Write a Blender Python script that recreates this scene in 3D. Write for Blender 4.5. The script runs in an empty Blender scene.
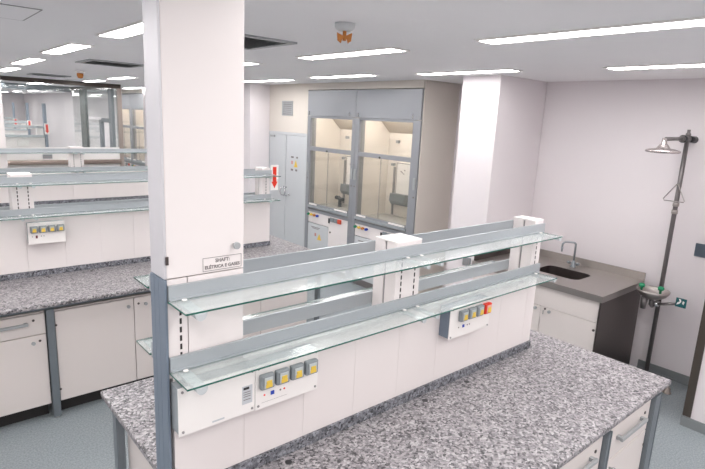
import bpy, bmesh, math, random
from mathutils import Vector, Matrix
random.seed(7)
scene = bpy.context.scene
COL = scene.collection
PI = math.pi

# ------------------------------------------------------------------ camera
EYE = 2.2
cam_data = bpy.data.cameras.new('camera')
cam_data.sensor_width = 36.0
cam_data.lens = 36.0 * 530.03 / 705.0
cam_data.clip_start = 0.05
cam_data.clip_end = 100
cam = bpy.data.objects.new('camera', cam_data)
COL.objects.link(cam)
right = Vector((0.7590934, -0.6492806, 0.0470316))
down = Vector((-0.1020340, -0.1900226, -0.9764632))
fwd = Vector((0.6429357, 0.7364280, -0.2104936))
rot = Matrix((right, -down, -fwd)).transposed()
cam.matrix_world = Matrix.Translation((0, 0, EYE)) @ rot.to_4x4()
scene.camera = cam

# ------------------------------------------------------------------ world and exposure
world = bpy.data.worlds.new('world')
scene.world = world
world.use_nodes = True
world.node_tree.nodes['Background'].inputs[0].default_value = (1.0, 0.97, 0.96, 1)
world.node_tree.nodes['Background'].inputs[1].default_value = 0.35
scene.view_settings.view_transform = 'Standard'
scene.view_settings.look = 'None'
scene.view_settings.gamma = 1
scene.view_settings.use_curve_mapping = False
scene.view_settings.exposure = 0.72
LAMP = 17.0          # emission of the ceiling diffusers
CEIL = 2.685


def area_lamp(name, loc, sx, sy, energy, color=(1, 0.97, 0.95), rot=(0, 0, 0)):
    d = bpy.data.lights.new(name, 'AREA')
    d.shape = 'RECTANGLE'
    d.size, d.size_y = sx, sy
    d.energy = energy
    d.color = color
    o = bpy.data.objects.new(name, d)
    o.location = loc
    o.rotation_euler = rot
    COL.objects.link(o)
    return o


for lx in (0.6, 2.0):  # unseen fill lamps added to brighten the room behind the glass
    for ly in (13.2, 15.6, 18.0, 21.5, 24.5):
        area_lamp('unseen_lamp', (lx, ly, CEIL - 0.02), 0.3, 1.2, 9)
# unseen lamps, added as fill along the ceiling rows behind the camera and left
for lx in (-1.7, 0.0, 1.22, 2.7, 4.2):
    for ly in (-1.9, -0.35):
        area_lamp('unseen_lamp', (lx, ly, CEIL - 0.02), 0.16, 1.2, 9)
for lx in (-1.7, -0.2):
    for ly in (1.4, 3.4, 5.4, 7.4, 9.4):
        area_lamp('unseen_lamp', (lx, ly, CEIL - 0.02), 0.16, 1.2, 9)
area_lamp('unseen_lamp', (1.22, 1.25, CEIL - 0.02), 0.16, 1.2, 6)

# ------------------------------------------------------------------ materials


def new_mat(name):
    m = bpy.data.materials.new(name)
    m.use_nodes = True
    nt = m.node_tree
    return m, nt, nt.nodes['Principled BSDF']


def plain(name, color, rough=0.5, metal=0.0, vary=0.04, scale=6.0, bump=0.0, spec=0.5):
    m, nt, b = new_mat(name)
    tc = nt.nodes.new('ShaderNodeTexCoord')
    nz = nt.nodes.new('ShaderNodeTexNoise')
    nz.inputs['Scale'].default_value = scale
    nz.inputs['Detail'].default_value = 4
    nt.links.new(tc.outputs['Object'], nz.inputs['Vector'])
    mr = nt.nodes.new('ShaderNodeMapRange')
    mr.inputs['To Min'].default_value = 1 - vary
    mr.inputs['To Max'].default_value = 1 + vary
    nt.links.new(nz.outputs['Fac'], mr.inputs['Value'])
    hsv = nt.nodes.new('ShaderNodeHueSaturation')
    hsv.inputs['Color'].default_value = (*color, 1)
    nt.links.new(mr.outputs['Result'], hsv.inputs['Value'])
    nt.links.new(hsv.outputs['Color'], b.inputs['Base Color'])
    b.inputs['Roughness'].default_value = rough
    b.inputs['Metallic'].default_value = metal
    b.inputs['Specular IOR Level'].default_value = spec
    if bump:
        bp = nt.nodes.new('ShaderNodeBump')
        bp.inputs['Strength'].default_value = bump
        bp.inputs['Distance'].default_value = 0.002
        n2 = nt.nodes.new('ShaderNodeTexNoise')
        n2.inputs['Scale'].default_value = 120
        nt.links.new(tc.outputs['Object'], n2.inputs['Vector'])
        nt.links.new(n2.outputs['Fac'], bp.inputs['Height'])
        nt.links.new(bp.outputs['Normal'], b.inputs['Normal'])
    return m


def granite(name, tone=(0.72, 0.72, 0.74)):
    m, nt, b = new_mat(name)
    tc = nt.nodes.new('ShaderNodeTexCoord')
    warp = nt.nodes.new('ShaderNodeTexNoise')
    warp.inputs['Scale'].default_value = 60
    nt.links.new(tc.outputs['Object'], warp.inputs['Vector'])
    ml = nt.nodes.new('ShaderNodeVectorMath')
    ml.operation = 'MULTIPLY_ADD'
    ml.inputs[1].default_value = (0.014, 0.014, 0.014)
    nt.links.new(warp.outputs['Color'], ml.inputs[0])
    nt.links.new(tc.outputs['Object'], ml.inputs[2])

    def cells(scale, stops, seed):
        off = nt.nodes.new('ShaderNodeVectorMath')
        off.inputs[1].default_value = (seed, seed * 2, seed * 3)
        nt.links.new(ml.outputs['Vector'], off.inputs[0])
        v = nt.nodes.new('ShaderNodeTexVoronoi')
        v.inputs['Scale'].default_value = scale
        nt.links.new(off.outputs['Vector'], v.inputs['Vector'])
        sp = nt.nodes.new('ShaderNodeSeparateColor')
        nt.links.new(v.outputs['Color'], sp.inputs['Color'])
        r = nt.nodes.new('ShaderNodeValToRGB')
        r.color_ramp.interpolation = 'LINEAR'
        e = r.color_ramp.elements
        while len(e) > 1:
            e.remove(e[-1])
        e[0].position = stops[0][0]
        e[0].color = (*stops[0][1], 1)
        for p, c in stops[1:]:
            k = e.new(p)
            k.color = (*c, 1)
        nt.links.new(sp.outputs['Red'], r.inputs['Fac'])
        return r
    a = cells(100, [(0.0, (0.018, 0.018, 0.022)), (0.17, (0.05, 0.05, 0.055)), (0.22, (0.20, 0.19, 0.20)),
                   (0.5, (0.35, 0.335, 0.345)), (0.74, (0.53, 0.485, 0.49)), (1.0, (0.82, 0.79, 0.79))], 0.0)
    c = cells(190, [(0.0, (0.03, 0.03, 0.035)), (0.3, (0.22, 0.21, 0.22)), (0.7, (0.48, 0.44, 0.44)), (1.0, (0.70, 0.66, 0.66))], 3.1)
    mx = nt.nodes.new('ShaderNodeMix')
    mx.data_type = 'RGBA'
    mx.inputs['Factor'].default_value = 0.30
    nt.links.new(a.outputs['Color'], mx.inputs['A'])
    nt.links.new(c.outputs['Color'], mx.inputs['B'])
    dk = nt.nodes.new('ShaderNodeMix')
    dk.data_type = 'RGBA'
    dk.blend_type = 'MULTIPLY'
    dk.inputs['Factor'].default_value = 1.0
    dk.inputs['B'].default_value = (*tone, 1)
    nt.links.new(mx.outputs['Result'], dk.inputs['A'])
    nt.links.new(dk.outputs['Result'], b.inputs['Base Color'])
    b.inputs['Roughness'].default_value = 0.28
    b.inputs['Specular IOR Level'].default_value = 0.35
    return m


def thin_glass(name, tint, dust=0.08, dust_color=(0.8, 0.82, 0.82), gloss=0.9, patchy=0.0, rough=0.03):
    m = bpy.data.materials.new(name)
    m.use_nodes = True
    nt = m.node_tree
    nt.nodes.clear()
    out = nt.nodes.new('ShaderNodeOutputMaterial')
    tr = nt.nodes.new('ShaderNodeBsdfTransparent')
    tr.inputs['Color'].default_value = (*tint, 1)
    gl = nt.nodes.new('ShaderNodeBsdfGlossy')
    gl.inputs['Roughness'].default_value = rough
    gl.inputs['Color'].default_value = (gloss, gloss, gloss, 1)
    lw = nt.nodes.new('ShaderNodeLayerWeight')      # Schlick reflectance, the same on both sides of the pane
    lw.inputs['Blend'].default_value = 0.5
    pw = nt.nodes.new('ShaderNodeMath')
    pw.operation = 'POWER'
    pw.inputs[1].default_value = 5.0
    nt.links.new(lw.outputs['Facing'], pw.inputs[0])
    sc_ = nt.nodes.new('ShaderNodeMath')
    sc_.operation = 'MULTIPLY_ADD'
    sc_.inputs[1].default_value = 0.96
    sc_.inputs[2].default_value = 0.04
    nt.links.new(pw.outputs[0], sc_.inputs[0])
    m1 = nt.nodes.new('ShaderNodeMixShader')
    nt.links.new(sc_.outputs[0], m1.inputs['Fac'])
    nt.links.new(tr.outputs['BSDF'], m1.inputs[1])
    nt.links.new(gl.outputs['BSDF'], m1.inputs[2])
    df = nt.nodes.new('ShaderNodeBsdfDiffuse')
    df.inputs['Color'].default_value = (*dust_color, 1)
    m2 = nt.nodes.new('ShaderNodeMixShader')
    m2.inputs['Fac'].default_value = dust
    if patchy:
        tc = nt.nodes.new('ShaderNodeTexCoord')
        mp = nt.nodes.new('ShaderNodeMapping')
        mp.inputs['Scale'].default_value = (3.0, 9.0, 1.0)
        nt.links.new(tc.outputs['Object'], mp.inputs['Vector'])
        nz = nt.nodes.new('ShaderNodeTexNoise')
        nz.inputs['Scale'].default_value = 3.0
        nz.inputs['Detail'].default_value = 8
        nt.links.new(mp.outputs['Vector'], nz.inputs['Vector'])
        mr = nt.nodes.new('ShaderNodeMapRange')
        mr.inputs['From Min'].default_value = 0.38
        mr.inputs['From Max'].default_value = 0.68
        mr.inputs['To Min'].default_value = dust
        mr.inputs['To Max'].default_value = dust + patchy
        nt.links.new(nz.outputs['Fac'], mr.inputs['Value'])
        nt.links.new(mr.outputs['Result'], m2.inputs['Fac'])
    nt.links.new(m1.outputs['Shader'], m2.inputs[1])
    nt.links.new(df.outputs['BSDF'], m2.inputs[2])
    nt.links.new(m2.outputs['Shader'], out.inputs['Surface'])
    return m


def emit(name, color, strength):
    m = bpy.data.materials.new(name)
    m.use_nodes = True
    nt = m.node_tree
    b = nt.nodes['Principled BSDF']
    b.inputs['Base Color'].default_value = (0.9, 0.9, 0.9, 1)
    b.inputs['Emission Color'].default_value = (*color, 1)
    b.inputs['Emission Strength'].default_value = strength
    return m


def vinyl(name):
    m, nt, b = new_mat(name)
    tc = nt.nodes.new('ShaderNodeTexCoord')
    nz = nt.nodes.new('ShaderNodeTexNoise')
    nz.inputs['Scale'].default_value = 90
    nz.inputs['Detail'].default_value = 3
    nt.links.new(tc.outputs['Object'], nz.inputs['Vector'])
    r = nt.nodes.new('ShaderNodeValToRGB')
    r.color_ramp.elements[0].position = 0.35
    r.color_ramp.elements[0].color = (0.195, 0.222, 0.237, 1)
    r.color_ramp.elements[1].position = 0.68
    r.color_ramp.elements[1].color = (0.30, 0.335, 0.352, 1)
    nt.links.new(nz.outputs['Fac'], r.inputs['Fac'])
    nt.links.new(r.outputs['Color'], b.inputs['Base Color'])
    b.inputs['Roughness'].default_value = 0.45
    return m


def steel(name, color, rough=0.32):
    m, nt, b = new_mat(name)
    tc = nt.nodes.new('ShaderNodeTexCoord')
    mp = nt.nodes.new('ShaderNodeMapping')
    mp.inputs['Scale'].default_value = (4, 4, 160)
    nt.links.new(tc.outputs['Object'], mp.inputs['Vector'])
    nz = nt.nodes.new('ShaderNodeTexNoise')
    nz.inputs['Scale'].default_value = 5
    nt.links.new(mp.outputs['Vector'], nz.inputs['Vector'])
    mr = nt.nodes.new('ShaderNodeMapRange')
    mr.inputs['To Min'].default_value = rough - 0.02
    mr.inputs['To Max'].default_value = rough + 0.02
    nt.links.new(nz.outputs['Fac'], mr.inputs['Value'])
    nt.links.new(mr.outputs['Result'], b.inputs['Roughness'])
    b.inputs['Base Color'].default_value = (*color, 1)
    b.inputs['Metallic'].default_value = 0.9
    return m


WALL = plain('wall_paint', (0.77, 0.722, 0.738), 0.6, vary=0.015, scale=2)
CEILM = plain('ceiling_paint', (0.93, 0.915, 0.93), 0.7, vary=0.02, scale=1.5)
BEIGE = plain('beige_paint', (0.66, 0.61, 0.555), 0.6, vary=0.02, scale=2)
FLOOR = vinyl('vinyl_floor')
COVE = plain('vinyl_skirting', (0.215, 0.23, 0.238), 0.45)
WHITE = plain('white_laminate', (0.80, 0.748, 0.738), 0.38, vary=0.012, scale=3)
CREAM = plain('cabinet_laminate', (0.73, 0.67, 0.645), 0.4, vary=0.015, scale=3)
CAPW = plain('white_cap', (0.86, 0.83, 0.81), 0.4, vary=0.01)
GRANITE = granite('grey_pink_granite')
GRANITE_SHADED = granite('shaded_granite', (0.46, 0.50, 0.55))  # bench upstands: same granite, darker and bluer, with shade put into the colour
GROMMET = plain('stone_grommet', (0.42, 0.40, 0.41), 0.4, vary=0.12, scale=150)
ALU = plain('satin_aluminium', (0.42, 0.45, 0.475), 0.38, 0.45, vary=0.02)
ALUF = plain('anodised_frame', (0.20, 0.228, 0.25), 0.4, 0.35, vary=0.03)
BLUEG = plain('blue_grey_profile', (0.19, 0.235, 0.295), 0.4, 0.25, vary=0.03)
HOODG = plain('hood_grey', (0.30, 0.31, 0.332), 0.4, 0.2, vary=0.02)
DOORG = plain('door_grey', (0.56, 0.58, 0.60), 0.45, vary=0.015)
BRK = plain('bracket_grey', (0.58, 0.61, 0.625), 0.4, 0.2)
TAPG = plain('tap_grey', (0.24, 0.26, 0.28), 0.35, 0.4)
GRIP = plain('grey_plastic', (0.37, 0.385, 0.395), 0.4)
DARK = plain('dark_gap', (0.02, 0.018, 0.018), 0.7)
BLACK = plain('black_plastic', (0.025, 0.025, 0.028), 0.4)
SLOT = plain('slot_black', (0.03, 0.025, 0.025), 0.8)
GAPG = plain('shadow_gap_grey', (0.30, 0.29, 0.29), 0.6)
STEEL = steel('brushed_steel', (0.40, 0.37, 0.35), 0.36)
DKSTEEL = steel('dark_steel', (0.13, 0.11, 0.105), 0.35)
CHROME = plain('chrome', (0.70, 0.70, 0.72), 0.15, 0.95)
POLE = plain('pole_grey_metal', (0.17, 0.155, 0.155), 0.35, 0.5)
GREEN = plain('green_plastic', (0.01, 0.22, 0.10), 0.4)
RED = plain('red_paint', (0.78, 0.035, 0.012), 0.45)
ORANGE = plain('orange_tape', (0.55, 0.20, 0.035), 0.5)
YELLOW = plain('yellow_plastic', (0.78, 0.54, 0.08), 0.4)
BLUE = plain('blue_plastic', (0.02, 0.06, 0.42), 0.4)
LIDG = plain('socket_lid', (0.50, 0.54, 0.56), 0.25)
SOCKG = plain('socket_grey', (0.25, 0.275, 0.29), 0.4)
STICK = plain('sticker_silver', (0.55, 0.57, 0.60), 0.4)
INK = plain('ink_grey', (0.20, 0.18, 0.18), 0.6)
SIGNW = plain('sign_white', (0.86, 0.84, 0.82), 0.4)
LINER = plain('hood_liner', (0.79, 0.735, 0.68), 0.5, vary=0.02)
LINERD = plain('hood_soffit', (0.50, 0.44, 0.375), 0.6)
HTOP = plain('hood_worktop', (0.45, 0.44, 0.42), 0.4)
SLATEG = plain('dark_slate_frame', (0.10, 0.115, 0.115), 0.4, 0.3)
BRONZE = plain('bronze_frame', (0.085, 0.07, 0.06), 0.4, 0.4)
TAUPE = plain('taupe_frame', (0.34, 0.29, 0.26), 0.4, 0.3)
SLATE = plain('slate_plate', (0.075, 0.10, 0.13), 0.5)
TEAL = plain('teal_sign', (0.01, 0.10, 0.11), 0.4)
GLASS_TOP = thin_glass('shelf_glass', (0.94, 0.97, 0.962), 0.15, (0.74, 0.76, 0.765), patchy=0.11, rough=0.14)
GLASS_EDGE = plain('shelf_glass_edge', (0.025, 0.12, 0.095), 0.2)
GLASS = thin_glass('window_glass', (0.97, 0.985, 0.98), 0.02)
HGLASS = thin_glass('hood_glass', (0.95, 0.95, 0.93), 0.02)
DIFF = emit('lamp_diffuser', (1.0, 0.98, 0.97), LAMP)
HOODLAMP = emit('hood_lamp_tube', (1.0, 0.94, 0.88), 24.0)
WOODT = plain('brown_ledge', (0.36, 0.29, 0.25), 0.18, 0.5, vary=0.05)

# ------------------------------------------------------------------ mesh helpers


class MB:
    """Collects shapes in world coordinates and links them as one mesh."""

    def __init__(self):
        self.v, self.f, self.mi, self.sm = [], [], [], []

    def add(self, vs, fs, mi=0, smooth=False):
        n = len(self.v)
        self.v += [tuple(p) for p in vs]
        for f in fs:
            self.f.append([n + i for i in f])
            self.mi.append(mi)
            self.sm.append(smooth)
        return self

    def box(self, x0, x1, y0, y1, z0, z1, mi=0, mats=None):
        x0, x1 = min(x0, x1), max(x0, x1)
        y0, y1 = min(y0, y1), max(y0, y1)
        z0, z1 = min(z0, z1), max(z0, z1)
        vs = [(x0, y0, z0), (x1, y0, z0), (x1, y1, z0), (x0, y1, z0), (x0, y0, z1), (x1, y0, z1), (x1, y1, z1), (x0, y1, z1)]
        fs = [(0, 3, 2, 1), (4, 5, 6, 7), (0, 1, 5, 4), (1, 2, 6, 5), (2, 3, 7, 6), (3, 0, 4, 7)]
        n = len(self.v)
        self.v += vs
        for k, f in enumerate(fs):
            self.f.append([n + i for i in f])
            self.mi.append(mats[k] if mats else mi)
            self.sm.append(False)
        return self

    def bbox(self, x0, x1, y0, y1, z0, z1, b=0.004):
        """box with chamfered edges"""
        X, Y, Z = (x0, x1), (y0, y1), (z0, z1)
        bm = bmesh.new()
        m = MB().box(x0, x1, y0, y1, z0, z1)
        vs = [bm.verts.new(p) for p in m.v]
        for f in m.f:
            bm.faces.new([vs[i] for i in f])
        bmesh.ops.bevel(bm, geom=list(bm.edges), offset=b, segments=2, affect='EDGES', profile=0.5)
        bm.verts.index_update()
        self.add([v.co[:] for v in bm.verts], [[v.index for v in f.verts] for f in bm.faces])
        bm.free()
        return self

    def tube(self, pts, r, n=12, cap=True, smooth=True):
        pts = [Vector(p) for p in pts]
        rs = r if isinstance(r, (list, tuple)) else [r] * len(pts)
        rings, up = [], None
        for i, p in enumerate(pts):
            a = pts[max(i - 1, 0)]
            b = pts[min(i + 1, len(pts) - 1)]
            t = (b - a).normalized()
            if up is None:
                up = Vector((0, 0, 1)) if abs(t.z) < 0.9 else Vector((1, 0, 0))
            s = t.cross(up).normalized()
            up = s.cross(t).normalized()
            rings.append([p + rs[i] * (math.cos(2 * PI * k / n) * s + math.sin(2 * PI * k / n) * up) for k in range(n)])
        vs = [q for g in rings for q in g]
        fs = []
        for i in range(len(pts) - 1):
            for k in range(n):
                fs.append((i * n + k, i * n + (k + 1) % n, (i + 1) * n + (k + 1) % n, (i + 1) * n + k))
        self.add(vs, fs, smooth=smooth)
        if cap:
            m = len(self.v) - len(vs)
            for ring in ([m + k for k in range(n)][::-1], [m + (len(pts) - 1) * n + k for k in range(n)]):
                self.f.append(ring)
                self.mi.append(0)
                self.sm.append(False)
        return self

    def lathe(self, c, prof, n=24, mi=0):
        c = Vector(c)
        vs, fs = [], []
        for (r, z) in prof:
            for k in range(n):
                vs.append((c.x + r * math.cos(2 * PI * k / n), c.y + r * math.sin(2 * PI * k / n), c.z + z))
        for i in range(len(prof) - 1):
            for k in range(n):
                fs.append((i * n + k, i * n + (k + 1) % n, (i + 1) * n + (k + 1) % n, (i + 1) * n + k))
        self.add(vs, fs, mi, True)
        m = len(self.v) - len(vs)
        for ring, rr in (([m + k for k in range(n)][::-1], prof[0][0]), ([m + (len(prof) - 1) * n + k for k in range(n)], prof[-1][0])):
            if rr > 1e-5:
                self.f.append(ring)
                self.mi.append(mi)
                self.sm.append(False)
        return self

    def prism(self, poly, axis, a, b, smooth=False):
        """poly: 2D points; axis 'x' -> (y,z), 'y' -> (x,z), 'z' -> (x,y)"""
        def P(p, t):
            return {'x': (t, p[0], p[1]), 'y': (p[0], t, p[1]), 'z': (p[0], p[1], t)}[axis]
        n = len(poly)
        vs = [P(p, a) for p in poly] + [P(p, b) for p in poly]
        fs = [list(range(n))[::-1], [n + k for k in range(n)]]
        fs += [(k, (k + 1) % n, n + (k + 1) % n, n + k) for k in range(n)]
        return self.add(vs, fs, smooth=smooth)

    def build(self, name, mat, parent=None, **props):
        org = Vector(parent['_org']) if parent is not None and '_org' in parent else Vector((0, 0, 0))
        me = bpy.data.meshes.new(name)
        me.from_pydata([tuple(Vector(p) - org) for p in self.v], [], self.f)
        for mm in (mat if isinstance(mat, (list, tuple)) else [mat]):
            me.materials.append(mm)
        for p, mi, s in zip(me.polygons, self.mi, self.sm):
            p.material_index = mi
            p.use_smooth = s
        me.validate()
        bm = bmesh.new()
        bm.from_mesh(me)
        bmesh.ops.recalc_face_normals(bm, faces=bm.faces)
        bm.to_mesh(me)
        bm.free()
        o = bpy.data.objects.new(name, me)
        COL.objects.link(o)
        if parent is not None:
            o.parent = parent
            o['_org'] = parent['_org']
        else:
            o['_org'] = (0.0, 0.0, 0.0)
        for k, v in props.items():
            o[k] = v
        return o


def B(x0, x1, y0, y1, z0, z1, name, mat, parent=None, b=0.0, **props):
    m = MB()
    if b:
        m.bbox(x0, x1, y0, y1, z0, z1, b)
    else:
        m.box(x0, x1, y0, y1, z0, z1)
    return m.build(name, mat, parent, **props)


def thing(name, loc, label, cat, group=None):
    o = bpy.data.objects.new(name, None)
    o.empty_display_size = 0.1
    o.location = loc
    o['_org'] = tuple(float(c) for c in loc)
    COL.objects.link(o)
    return tag(o, label, cat, group)


def tag(o, label, cat, group=None):
    o['label'] = label
    o['category'] = cat
    if group:
        o['group'] = group
    return o


def struct(name, mb, mat, parent=None):
    o = mb.build(name, mat, parent)
    if parent is None:
        o['kind'] = 'structure'
    return o


def copy_tree(o, parent=None):
    c = o.copy()
    COL.objects.link(c)
    if parent is not None:
        c.parent = parent
    for ch in list(o.children):
        copy_tree(ch, c)
    return c


# ------------------------------------------------------------------ the setting
struct('floor', MB().box(-3.0, 9.0, -3.0, 31.0, -0.1, 0.0), FLOOR)
struct('ceiling', MB().box(-3.0, 9.0, -3.0, 31.0, CEIL, CEIL + 0.1), CEILM)
struct('wall_right', MB().box(5.25, 5.35, -3.0, 4.2, 0.0, CEIL), WALL)
struct('wall_left', MB().box(-3.1, -3.0, -3.0, 31.0, 0, CEIL), WALL)
struct('wall_rear', MB().box(-3.0, 5.35, -3.1, -3.0, 0, CEIL), WALL)
struct('wall_far', MB().box(-3.0, 9.0, 30.0, 30.1, 0, CEIL), WALL)
# pillars standing out of the right wall
struct('wall_pillar_near', MB().box(4.42, 5.245, 3.047, 3.49, 0, CEIL), WALL)
struct('wall_pillar_middle', MB().box(4.28, 5.245, 7.46, 7.92, 0, CEIL), WALL)
struct('wall_pillar_far', MB().box(4.30, 5.245, 11.70, 12.15, 0, CEIL), WALL)
# masonry box round the fume hoods, and the wall that holds the double door
struct('wall_hood_side', MB().box(4.640, 5.40, 4.185, 4.197, 0, CEIL), BEIGE)
struct('wall_hood_back', MB().box(5.30, 5.40, 4.20, 6.42, 0, CEIL), BEIGE)
struct('wall_hood_top', MB().box(4.632, 5.30, 4.20, 6.42, 2.597, CEIL), BEIGE)
struct('wall_door_top', MB().box(4.632, 4.75, 6.42, 7.455, 1.975, CEIL), BEIGE)
struct('wall_door_reveal', MB().box(4.75, 5.40, 6.42, 7.455, 0, CEIL), WALL)
struct('wall_right_middle', MB().box(5.25, 5.35, 7.455, 12.7, 0, CEIL), WALL)
struct('wall_hood_back_far', MB().box(5.30, 5.40, 12.75, 15.1, 0, CEIL), BEIGE)
struct('wall_hood_top_far', MB().box(4.632, 5.30, 12.75, 15.1, 2.60, CEIL), BEIGE)
struct('wall_right_far', MB().box(5.25, 5.35, 15.1, 30, 0, CEIL), WALL)
# pier at the right edge of the view, with a dark edge strip
struct('wall_pier', MB().box(4.462, 5.245, 0.3, 1.104, 0, CEIL), WALL)
struct('trim_1', MB().box(4.452, 4.461, 1.048, 1.104, 0.085, CEIL), BRONZE)
struct('baseboard_pier', MB().box(4.449, 4.461, 0.3, 1.108, 0.0, 0.08), COVE)
struct('baseboard_right', MB().box(5.236, 5.249, 1.12, 1.74, 0.0, 0.085).box(5.225, 5.236, 1.12, 1.74, 0, 0.02), COVE)

# ------------------------------------------------------------------ work benches
RISER_W = 0.155


def socket(x, y, z, panel, face=-1, face_mat=None, lid=None, w=0.056, h=0.056):
    """hinged weather-proof socket on a face that looks to -Y"""
    fm = face_mat or SOCKG
    s = MB().bbox(x - w / 2, x + w / 2, y - 0.022, y + 0.0, z - h / 2, z + h / 2, 0.006).build('socket', fm, panel)
    B(x - w / 2 + 0.010, x + w / 2 - 0.010, y - 0.026, y - 0.0225, z - h / 2 + 0.008, z + h / 2 - 0.008, 'lid', lid or LIDG, s, 0.002)
    m = MB()
    m.box(x - 0.013, x + 0.013, y - 0.0285, y - 0.0262, z - 0.0175, z - 0.004)
    m.box(x - 0.010, x + 0.011, y - 0.0285, y - 0.0262, z - 0.0035, z + 0.0085)
    m.build('plug_face', YELLOW, s)
    return s


def screw(x, y, z, panel, r=0.0045):
    MB().tube([(x, y, z), (x, y - 0.003, z)], r, 8).build('screw', GAPG, panel)


def glass_shelf(name, label, group, x0, x1, yfront, ywall, ztop, brackets, side=-1):
    """ywall: spine face. side -1: the shelf hangs towards -Y"""
    t = thing(name, (x0, ywall, ztop), label, 'shelf', group)
    s = side
    a, b = ywall + s * 0.016, ywall + s * abs(yfront - ywall)
    y0, y1 = min(a, b), max(a, b)
    g = MB().box(x0, x1, y0, y1, ztop - 0.006, ztop, mats=[0, 0, 1, 1, 1, 1])
    g.build('glass_pane', [GLASS_TOP, GLASS_EDGE], t)
    r0, r1 = sorted((ywall + s * 0.002, ywall + s * 0.013))
    m = MB().box(x0 + 0.005, x1 + (0.045 if x1 < 2.8 else -0.02), r0, r1, ztop - 0.012, ztop + 0.045)
    l0, l1 = sorted((ywall + s * 0.013, ywall + s * 0.024))
    m.box(x0 + 0.005, x1 + 0.005, l0, l1, ztop + 0.0005, ztop + 0.004)
    m.build('back_rail', ALU, t)
    for bx in brackets:
        w, dz = (0.019, 0.022) if abs(bx - x0 - 0.046) < 1e-6 else (0.012, 0.014)
        prof = [(bx - w, ztop - 0.0065), (bx + w, ztop - 0.0065)]
        prof += [(bx + w * math.cos(a), ztop - 0.0075 - dz * math.sin(a)) for a in [k * PI / 10 for k in range(11)]]
        br = MB().prism(prof, 'y', ywall + s * 0.0135, b + s * 0.004).build('bracket', BRK, t)
        MB().tube([(bx, ywall + s * 0.034, ztop + 0.0005), (bx, ywall + s * 0.034, ztop + 0.0025)], 0.0085, 12).build('screw_cap', CAPW, br)
    return t


SLOT_MESH = []


def slot(x, y, z, parent):
    org = parent['_org']
    if not SLOT_MESH:
        first = MB().box(-0.0035, 0.0035, -0.0012, -0.0004, -0.019, 0).build('slot', SLOT, parent)
        SLOT_MESH.append(first.data)
        SLOT_MESH[0].transform(Matrix.Translation(org))
        o = first
    else:
        o = bpy.data.objects.new('slot', SLOT_MESH[0])
        COL.objects.link(o)
        o.parent = parent
        o['_org'] = org
    o.location = (x - org[0], y - org[1], z - org[2])


def riser(x, y0, y1, z0, z1, spine, w=RISER_W):
    """slotted upright: two halves with a shadow gap between them"""
    ym = (y0 + y1) / 2
    u = MB().box(x, x + w, y0, ym - 0.006, z0, z1).box(x, x + w, ym + 0.006, y1, z0, z1).build('slotted_upright', WHITE, spine)
    B(x + 0.004, x + w - 0.004, ym - 0.0055, ym + 0.0055, z0, z1 - 0.004, 'shadow_gap', GAPG, u)
    c = MB().box(x - 0.002, x + w + 0.002, y0, y1, z1 + 0.0005, z1 + 0.006)
    c.build('end_cap', CAPW, u)
    z = z1 - 0.06
    while z > z0 + 0.02:
        for sx in ((0.036, w - 0.034) if w > 0.1 else (w / 2,)):
            slot(x + sx, y0, z, u)
        z -= 0.029
    return u


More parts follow.
